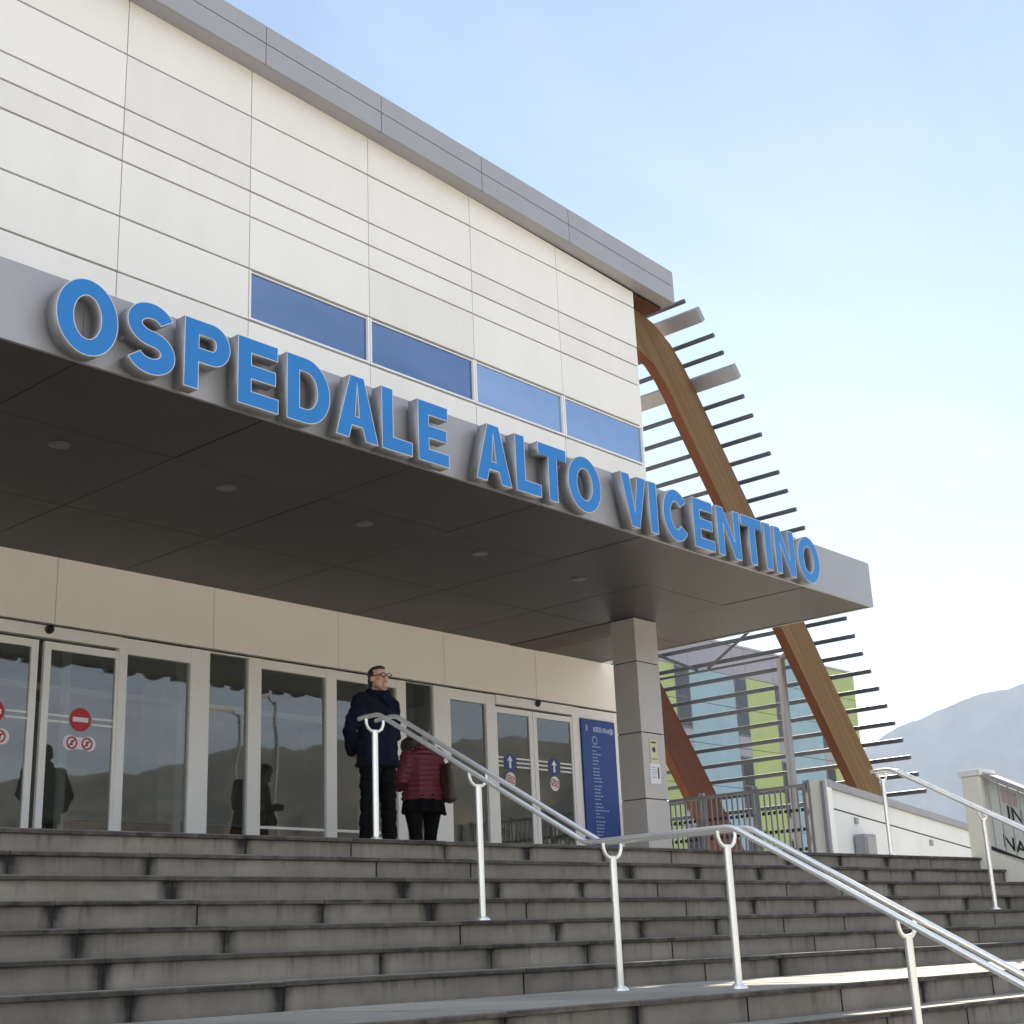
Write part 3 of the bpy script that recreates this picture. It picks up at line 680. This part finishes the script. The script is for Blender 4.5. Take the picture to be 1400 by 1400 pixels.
b = MB(); sl2(b, .20, .23, -5, -.11, lambda p: low(p)+.03, lambda p: top(p)-.09); b.build("panel", PANEL, sp_)
b = MB(); sl2(b, .05, .30, -5, -.135, lambda p: top(p)-.06, top); b.build("coping", COPING, sp_)
b = MB(); sl2(b, .07, .12, -5, -.105, lambda p: low(p)+.002, lambda p: low(p)+.045); b.build("bottom_rail", BLACK, sp_)
b = MB()
for i in range(40):
    p = -.16-i*.125; sl2(b, .08, .09, p-.006, p+.006, lambda q: low(q)+.045, lambda q: top(q)-.061)
b.build("bars", GREYM, sp_)
def text_mesh(body, size, name, m, parent, origin, ux, uz, ext=.002):
    cu = bpy.data.curves.new("t", 'FONT'); cu.body = body; cu.size = size; cu.extrude = ext; cu.offset = size*.012
    to = bpy.data.objects.new("t", cu); COL.objects.link(to); me = bpy.data.meshes.new_from_object(to.evaluated_get(bpy.context.evaluated_depsgraph_get()))
    bpy.data.objects.remove(to); bpy.data.curves.remove(cu)
    uy = Vector(ux).cross(Vector(uz))
    for v in me.vertices: v.co = Vector(origin)+Vector(ux)*v.co.x+Vector(uz)*v.co.y-uy*(-v.co.z)*-1
    me.materials.clear(); me.materials.append(m); o = bpy.data.objects.new(name, me); COL.objects.link(o); o.parent = parent; return o
dn = (-NV+Vector((0, 0, -.48))).normalized()
text_mesh("IN", .22, "lettering", BLACK, sp_, rel(.195, -.30, .45), dn, (0, 0, 1))
text_mesh("NA", .22, "lettering", BLACK, sp_, rel(.195, -.20, .12), dn, (0, 0, 1))
b = MB()
for k in range(3): p = -.26-.07*k; sl2(b, .190, .196, p-.05, p, lambda q: top(q)-.30, lambda q: top(q)-.14)
b.build("emblem", mat("faded_red", (.52, .38, .37), .6, var=.2, scale=20), sp_)

# ================================================================== rear building
wing = thing("panelled_wing", "distant building clad in pale blue, lilac and lime green panels seen through the grey tubes", "building", (0, 25, 0))
PB = mat("pale_blue_panel", (.235, .345, .405), .45, var=.10, scale=.6); PG = mat("lime_panel", (.32, .385, .145), .45, var=.06, scale=.6); PV = mat("lilac_panel", (.27, .26, .30), .45, var=.06, scale=.6); PD = mat("grey_violet_panel", (.11, .105, .13), .4)
b = MB()
strips = [(40, 44, 0), (44, 47.94, 1), (47.94, 49.0, 2), (49.0, 52.5, 0), (52.5, 53.5, 2), (53.5, 55.9, 1), (55.9, 56.8, 2), (56.8, 59.9, 0), (59.9, 60.8, 2), (60.8, 63.65, 1)]
wins = []
for x0, x1, m in strips:
    z = -1.5; 
    for z0 in (-1.5, .3, 2.05, 3.8, 5.55, 7.3, 9.05, 10.5):
        z1 = {-1.5: .3, .3: 2.05, 2.05: 3.8, 3.8: 5.55, 5.55: 7.3, 7.3: 9.05, 9.05: 10.5, 10.5: 11.85}[z0]
        mm = 2 if z0 == 10.5 and x0 < 55 else m
        b.box(x0+.01, x1-.01, 0, .08, z0+.012, z1-.012, mm)
b.box(40, 63.6, .05, 14, -1.6, 11.8, 3); b.box(63.6, 63.66, .05, 14, -1.6, 11.84, 1)
b.build("cladding", [PB, PG, PV, DARKGAP], wing)
b = MB(); b.box(39.9, 63.7, -.03, 14.1, 11.852, 11.95); b.build("roof_edge", GREYM, wing)
for xa, xb in ((47.98, 48.98), (52.55, 53.45), (55.95, 56.75), (59.95, 60.75)):
    for z0, z1 in ((.9, 3.5), (4.4, 6.95), (7.85, 10.45)):
        f = MB(); f.box(xa, xb, -.035, -.002, z0, z1); wf = f.build("window", PD, wing)
        g_ = MB(); g_.box(xa+.07, xb-.07, -.042, -.036, z0+.08, (z0+z1)/2-.03); g_.box(xa+.07, xb-.07, -.042, -.036, (z0+z1)/2+.03, z1-.08); g_.build("pane", mat("dark_window_glass", (.035, .037, .045), .12), wf)

# ================================================================== air
HZ = bpy.data.materials.new("haze_air"); HZ.use_nodes = True; t_ = HZ.node_tree; t_.nodes.clear()
ho = t_.nodes.new("ShaderNodeOutputMaterial"); pv = t_.nodes.new("ShaderNodeVolumePrincipled"); pv.inputs['Color'].default_value = (.66, .78, 1.0, 1); pv.inputs['Density'].default_value = .00020; pv.inputs['Anisotropy'].default_value = .0
t_.links.new(pv.outputs[0], ho.inputs['Volume'])
b = MB(); b.box(-2600, 5200, -2600, 4600, -60, 620); tag(b.build("haze", HZ), kind="stuff")

# ================================================================== signs and notices
ds = thing("directory_sign", "tall blue directory panel with rows of small white text right of the doors", "sign", (15.415, YG-.02, 0))
SBLUE = mat("directory_blue", (.006, .045, .24), .45, var=.12, scale=1.2)
b = MB(); b.box(-.382, .382, -.02, .02, .08, 2.27); b.build("board", SBLUE, ds)
LINE = mat("sign_text_white", (.28, .36, .56), .5)
r2 = random.Random(5)
y = -.0215
b = MB(); frect(b, -.29, -.25, 2.10, 2.19, 0, y); b.build("mark", LINE, ds)
b = MB(); x = -.12
for k in range(6): wd_ = r2.uniform(.03, .06); frect(b, x, x+wd_, 2.10, 2.15+r2.uniform(0, .03), 0, y); x += wd_+.012
b.build("title", LINE, ds)
b = MB(); fdisc(b, (.29, 2.13), .05, 0, y); b.build("mark", LINE, ds)
b = MB(); ring(b, (-.10, 1.98), .045, .062, 0, y); b.build("mark", LINE, ds)
b = MB(); z = 1.88
for k in range(34):
    x = -.17; n = r2.choice([2, 2, 3, 3, 4]) if k < 24 else r2.choice([1, 2])
    for _ in range(n):
        wd_ = r2.uniform(.03, .085); frect(b, x, x+wd_, z, z+.017, 0, y); x += wd_+.014
    z -= .046 if k % 5 else .062
b.build("text_rows", LINE, ds)
def notice(label, z, w_, h_, col, k):
    o = thing("paper_notice", label, "notice", (13.80, YF-.004, z), 0, "papers stuck on the column")
    b = MB(); b.box(-w_/2, w_/2, -.001, .001, -h_/2, h_/2); b.build("sheet", mat("paper_"+("yellow" if k else "white"), col, .6, var=.03), o)
    b = MB()
    if k: fdisc(b, (0, .02), .035, 0, -.002); frect(b, -.05, .05, .10, .12, 0, -.002); frect(b, -.06, .06, -.10, -.09, 0, -.002)
    else:
        for q in range(5): frect(b, -.08, .0+.02*(q % 3), .07-.03*q, .08-.03*q, 1, -.002)
        frect(b, .05, .08, -.06, .08, 0, -.002)
    b.build("print", [BLACK, LINE], o)
notice("small yellow paper with a dark dot on the grey column, above a white one", 1.455, .16, .29, (.60, .56, .36), 1)
notice("small white printed paper on the grey column, below a yellow one", 1.18, .22, .25, (.72, .70, .72), 0)

# ================================================================== street lamps across the square (they show in the glass)
def street_lamp(x, y, hgt, rz):
    o = thing("street_lamp", "slim street lamp with a flat white head across the square in front of the steps", "street lamp", (x, y, -2.4), rz, "street lamps across the square")
    b = MB(); b.tube([(0, 0, 0), (0, 0, hgt)], [.09, .05], 14); b.build("pole", GREYM, o, smooth=True)
    b = MB(); b.tube([(0, 0, hgt-.1), (.25, 0, hgt+.10)], .03, 10); b.build("arm", GREYM, o)
    b = MB(); b.hexa([(.12, -.17, hgt+.06), (.82, -.14, hgt+.16), (.82, .14, hgt+.16), (.12, .17, hgt+.06), (.17, -.12, hgt+.2), (.77, -.08, hgt+.26), (.77, .08, hgt+.26), (.17, .12, hgt+.2)]); b.build("lamp_head", FRAME, o, bevel=.02)
street_lamp(21.6, -12.2, 7.6, rad(200)); street_lamp(21.2, -10.2, 7.6, rad(200))

# ================================================================== people
def hull(pts_r, seg=2):
    """convex hull of spheres (x,y,z,r) or ellipsoids (x,y,z,(rx,ry,rz))"""
    bm = bmesh.new()
    for x, y_, z_, r in pts_r:
        R3 = r if isinstance(r, tuple) else (r, r, r)
        bmesh.ops.create_icosphere(bm, subdivisions=seg, radius=1, matrix=Matrix.Translation((x, y_, z_)) @ Matrix.Diagonal((*R3, 1)))
    res = bmesh.ops.convex_hull(bm, input=bm.verts)
    bmesh.ops.delete(bm, geom=list({g for g in res['geom_interior']+res['geom_unused'] if isinstance(g, bmesh.types.BMVert)}), context='VERTS')
    return bm
def blob(name, parts, m, parent, voxel=.011, smooth=4, fn=None):
    me = bpy.data.meshes.new(name); bm = bmesh.new()
    for p in parts:
        h = hull(p); tmp = bpy.data.meshes.new("tmp"); h.to_mesh(tmp); h.free(); bm.from_mesh(tmp); bpy.data.meshes.remove(tmp)
    bm.to_mesh(me); bm.free()
    o = bpy.data.objects.new(name, me); COL.objects.link(o)
    rm = o.modifiers.new("r", 'REMESH'); rm.mode = 'VOXEL'; rm.voxel_size = voxel; rm.use_smooth_shade = True
    if smooth:
        s_ = o.modifiers.new("s", 'SMOOTH'); s_.iterations = smooth; s_.factor = .5
    m2 = bpy.data.meshes.new_from_object(o.evaluated_get(bpy.context.evaluated_depsgraph_get()))
    o.modifiers.clear(); o.data = m2; bpy.data.meshes.remove(me); m2.name = name
    if fn:
        nrm = [v.normal.copy() for v in m2.vertices]
        for v, n_ in zip(m2.vertices, nrm): v.co += fn(v.co, n_)
    m2.materials.clear(); m2.materials.append(m); m2.polygons.foreach_set("use_smooth", [True]*len(m2.polygons))
    if parent: o.parent = parent
    return o
def rotz(pts, c, a):
    out = []
    for p in pts:
        x, y_ = p[0]-c[0], p[1]-c[1]; out.append((c[0]+x*math.cos(a)-y_*math.sin(a), c[1]+x*math.sin(a)+y_*math.cos(a))+tuple(p[2:]))
    return out
def hand(w, d, out):   # wrist, direction of fingers, sideways (thumb) direction
    w, d, out = Vector(w), Vector(d).normalized(), Vector(out).normalized(); nrm = d.cross(out)
    P = [[(*w, .026), (*(w+d*.05), (.03, .022, .03)), (*(w+d*.085+out*.02), .016), (*(w+d*.085-out*.02), .016)]]
    for k, L in enumerate((.062, .074, .07, .055)):
        a = w+d*.085+out*(.028-.019*k); m_ = a+d*L*.5+nrm*.008; e_ = m_+d*L*.35+nrm*.026
        P += [[(*a, .0105), (*m_, .0095)], [(*m_, .0095), (*e_, .0085)]]
    a = w+d*.02+out*.024; m_ = a+d*.035+out*.026; e_ = m_+d*.032+nrm*.01
    P += [[(*a, .013), (*m_, .0105)], [(*m_, .0105), (*e_, .009)]]
    return P
def head_parts(c, yaw, s=1.0, tilt=0):
    """c centre of the head; faces -Y turned by yaw"""
    x, y_, z_ = c
    raw = [[(0, .018, .035, (.078, .098, .085))], [(0, -.015, -.03, (.066, .08, .09)), (0, -.045, -.095, (.034, .034, .024))],
           [(0, -.09, .028, (.05, .02, .018))], [(0, -.096, .012, .010), (0, -.118, -.028, .014), (0, -.10, -.036, (.02, .012, .010))],
           [(.079, .012, .0, (.008, .022, .034))], [(-.079, .012, .0, (.008, .022, .034))],
           [(0, -.093, -.062, (.026, .010, .006))], [(0, -.090, -.074, (.022, .010, .007))], [(.036, -.075, .012, (.016, .012, .012)), (.045, -.07, -.01, (.016, .016, .012))], [(-.036, -.075, .012, (.016, .012, .012)), (-.045, -.07, -.01, (.016, .016, .012))]]
    return [place_head(p, c, yaw, tilt) for p in raw]
def place_head(p, c, yaw, tilt=0):
    out = []
    for q in p:
        y_, z_ = q[1], q[2]; y2 = y_*math.cos(tilt)-z_*math.sin(tilt); z2 = y_*math.sin(tilt)+z_*math.cos(tilt)
        xr = q[0]*math.cos(yaw)-y2*math.sin(yaw); yr = q[0]*math.sin(yaw)+y2*math.cos(yaw)
        out.append((c[0]+xr, c[1]+yr, c[2]+z2, q[3]))
    return out

def build_man(loc, rz):
    o = thing("person", "bearded man in glasses and long dark navy coat standing at the top of the steps", "person", loc, rz)
    hc = (0, -.03, 1.645); yaw = rad(-10)
    el = [(-.30, .06, 1.155), (.295, .065, 1.155)]; wr = [(-.13, .185, .955), (.13, .19, .955)]; sh = [(-.20, .01, 1.425), (.20, .01, 1.425)]
    B = head_parts(hc, yaw)
    B += [[(0, 0, 1.50, .062), (0, -.02, 1.60, .058)], [(0, .0, 1.42, (.19, .09, .06)), (0, 0, 1.2, (.165, .11, .1)), (0, 0, .98, (.165, .11, .1))]]
    for q in (0, 1):
        B += [[(*sh[q], .055), (*el[q], .042)], [(*el[q], .042), (*wr[q], .028)]]
        sg = -1 if q == 0 else 1
        B += hand(wr[q], (-sg*.9, .1, -.25), (0, 0, 1))
        B += [[(sg*.09, 0, .95, .085), (sg*.125, .0, .5, .055)], [(sg*.125, 0, .5, .055), (sg*.15, .015, .09, .042)], [(sg*.15, .02, .05, .04), (sg*.17, -.14, .035, (.04, .06, .028))]]
    blob("body", B, SKIN, o, .0075, 2)
    def crease(co, n_): return n_*(.006*math.sin(co.z*38+co.x*9)*math.sin(co.x*21+co.y*13+1)+.003*math.sin(co.z*90+co.x*40))
    Cc = [[(-.16, .005, 1.415, (.09, .10, .065)), (.16, .005, 1.415, (.09, .10, .065)), (0, .01, 1.47, (.11, .09, .05))],
          [(0, .005, 1.42, (.205, .12, .08)), (0, 0, 1.15, (.215, .15, .08))], [(0, 0, 1.15, (.215, .15, .08)), (0, 0, .87, (.235, .165, .05))],
          [(-.12, 0, .84, (.115, .15, .03)), (.12, 0, .84, (.115, .15, .03))]]
    for q in (0, 1): Cc += [[(*sh[q], .085), (*el[q], .068)], [(*el[q], .068), (wr[q][0]*1.25, wr[q][1]*.97, wr[q][2]+.025, .05)]]
    blob("coat", Cc, NAVY, o, .011, 4, crease)
    Sc = []
    for k in range(10):
        a, a2 = 2*math.pi*k/10, 2*math.pi*(k+1)/10
        Sc.append([(math.cos(a)*.085, -.01+math.sin(a)*.085, 1.512+.018*math.sin(a), .036), (math.cos(a2)*.085, -.01+math.sin(a2)*.085, 1.512+.018*math.sin(a2), .036)])
    Sc.append([(-.02, -.12, 1.47, (.05, .03, .05)), (.03, -.13, 1.40, (.05, .025, .04))])
    blob("scarf", Sc, mat("navy_scarf", (.005, .007, .017), .9, var=.4, scale=25, spec=.1), o, .01, 2, crease)
    Tr = []
    for sg in (-1, 1): Tr += [[(sg*.085, 0, .9, (.105, .12, .05)), (sg*.13, .0, .5, (.07, .08, .05))], [(sg*.13, 0, .5, (.07, .08, .05)), (sg*.16, .01, .075, (.06, .075, .02))]]
    blob("trousers", Tr, BLACKC, o, .012, 3, crease)
    for sg in (-1, 1):
        blob("shoe", [[(sg*.16, .035, .04, (.045, .05, .04)), (sg*.18, -.16, .03, (.045, .05, .03)), (sg*.17, -.05, .055, (.042, .06, .045))]], BLACK, o, .01, 2)
    blob("hair", [place_head(p, hc, yaw) for p in ([(0, .045, .045, (.084, .085, .085))], [(0, .075, -.01, (.076, .055, .075))], [(0, .0, .10, (.062, .06, .028))], [(.072, .015, .03, (.016, .03, .035))], [(-.072, .015, .03, (.016, .03, .035))])], HAIRD, o, .008, 2)
    blob("beard", [place_head(p, hc, yaw) for p in ([(0, -.058, -.108, (.038, .034, .018)), (0, -.082, -.092, (.026, .014, .012))], [(.057, -.022, -.075, (.012, .03, .018)), (.02, -.07, -.102, (.018, .018, .014))], [(-.057, -.022, -.075, (.012, .03, .018)), (-.02, -.07, -.102, (.018, .018, .014))], [(.02, -.102, -.049, (.016, .006, .005)), (-.02, -.102, -.049, (.016, .006, .005))])], BEARD, o, .006, 1)
    gl = MB()
    def hp(x, y_, z_): q = place_head([(x, y_, z_, 0)], hc, yaw)[0]; return q[:3]
    for sg in (-1, 1):
        gl.tube([hp(sg*.036+.027*math.cos(a), -.112, .018+.02*math.sin(a)) for a in [2*math.pi*k/16 for k in range(17)]], .0035, 6)
        gl.tube([hp(sg*.063, -.112, .022), hp(sg*.082, .01, .022)], .0035, 6)
    gl.tube([hp(-.01, -.112, .022), hp(.01, -.112, .022)], .0035, 6)
    gl.build("glasses", BLACK, o)
    return o
def build_woman(loc, rz):
    o = thing("person", "woman seen from behind in burgundy quilted jacket walking to the doors", "person", loc, rz)
    hc = (0, -.19, 1.215); tilt = rad(58)
    B = head_parts(hc, 0, tilt=tilt)
    B += [[(0, 0, 1.14, .055), (0, -.12, 1.22, .052)], [(0, 0, 1.12, (.16, .085, .06)), (0, 0, .95, (.15, .11, .08)), (0, .01, .78, (.17, .125, .09))]]
    arms = [((-.18, .0, 1.11), (-.235, -.03, .90), (-.17, -.18, .86)), ((.18, .0, 1.11), (.235, -.02, .89), (.16, -.19, .84))]
    for a, e_, w_ in arms:
        B += [[(*a, .05), (*e_, .04)], [(*e_, .04), (*w_, .026)]]; B += hand(w_, (.1 if a[0] < 0 else -.1, -.9, .05), (0, 0, 1))
    for sg, dy in ((-1, -.10), (1, .08)):
        B += [[(sg*.095, 0, .78, .08), (sg*.125, dy*.4, .42, .05)], [(sg*.125, dy*.4, .42, .05), (sg*.115, dy, .08, .036)], [(sg*.115, dy, .05, .034), (sg*.12, dy-.13, .03, (.034, .048, .024))]]
    blob("body", B, SKIN, o, .0075, 2)
    def quilt(co, n_):
        return n_*(.012*abs(math.sin(co.z*math.pi/.052))-.004+.004*math.sin(co.x*17+co.z*23))
    J = [[(-.13, .0, 1.12, (.085, .09, .05)), (.13, .0, 1.12, (.085, .09, .05)), (0, 0, 1.17, (.085, .08, .05))],
         [(0, 0, 1.1, (.2, .12, .08)), (0, 0, .92, (.2, .145, .06))], [(0, 0, .92, (.2, .145, .06)), (0, .01, .70, (.235, .17, .04))],
         [(0, 0, 1.17, (.075, .07, .03)), (0, -.02, 1.225, (.075, .07, .03))]]
    for a, e_, w_ in arms: J += [[(*a, .078), (*e_, .064)], [(*e_, .064), (w_[0], w_[1]+.02, w_[2], .046)]]
    blob("quilted_jacket", J, BURG, o, .009, 3, quilt)
    blob("skirt", [[(0, .01, .74, (.22, .155, .03)), (0, .01, .575, (.245, .19, .02))], [(-.2, .02, .62, .03), (-.25, .03, .565, .015)]], BLACKC, o, .011, 2, lambda co, n_: n_*.008*math.sin(math.atan2(co.y, co.x)*9))
    L = []
    for sg, dy in ((-1, -.10), (1, .08)): L += [[(sg*.115, 0, .66, .11), (sg*.125, dy*.4, .42, .072)], [(sg*.125, dy*.4, .42, .072), (sg*.115, dy, .08, .05)]]
    blob("leggings", L, BLACKC, o, .011, 2)
    for sg, dy in ((-1, -.10), (1, .08)): blob("shoe", [[(sg*.115, dy+.02, .04, (.042, .047, .042)), (sg*.12, dy-.14, .03, (.042, .052, .03))]], BLACK, o, .01, 2)
    blob("hair", [place_head(p, hc, 0, tilt) for p in ([(0, .03, .04, (.09, .1, .088))], [(0, .07, -.03, (.085, .06, .10))], [(.07, .02, -.02, (.022, .06, .07))], [(-.07, .02, -.02, (.022, .06, .07))])], HAIRD, o, .009, 2)
    return o
def build_bag(loc, rz):
    o = thing("shoulder_bag", "dark brown shoulder bag hanging at the side of the woman in burgundy", "bag", loc, rz)
    blob("bag_body", [[(-.06, -.16, .74, (.05, .05, .05)), (.03, .17, .70, (.06, .05, .05)), (-.01, -.05, 1.02, (.03, .04, .04)), (.0, .08, 1.02, (.03, .04, .04))]], BROWN, o, .011, 2, lambda co, n_: n_*.006*math.sin(co.y*40+co.z*15))
    b = MB()
    for dy in (-.07, .08): b.tube([(-.05, dy, 1.03), (.0, dy*.7, 1.14), (.075, dy*.3, 1.205), (.12, dy*.3, 1.20)], .011, 8)
    b.build("strap", BROWN, o, smooth=True)
    return o
mp_ = SP(8.33, 1.7, -.006); build_man(mp_, rad(3))
wp = SP(10.22, 3.25, -.006); WR = rad(180-8); WS = 1.10; build_woman(wp, WR).scale = (WS, WS, WS)
bq = Matrix.Rotation(WR, 4, 'Z') @ Vector((-.235, .07, 0)); build_bag(wp+bq, WR).scale = (WS, WS, WS)
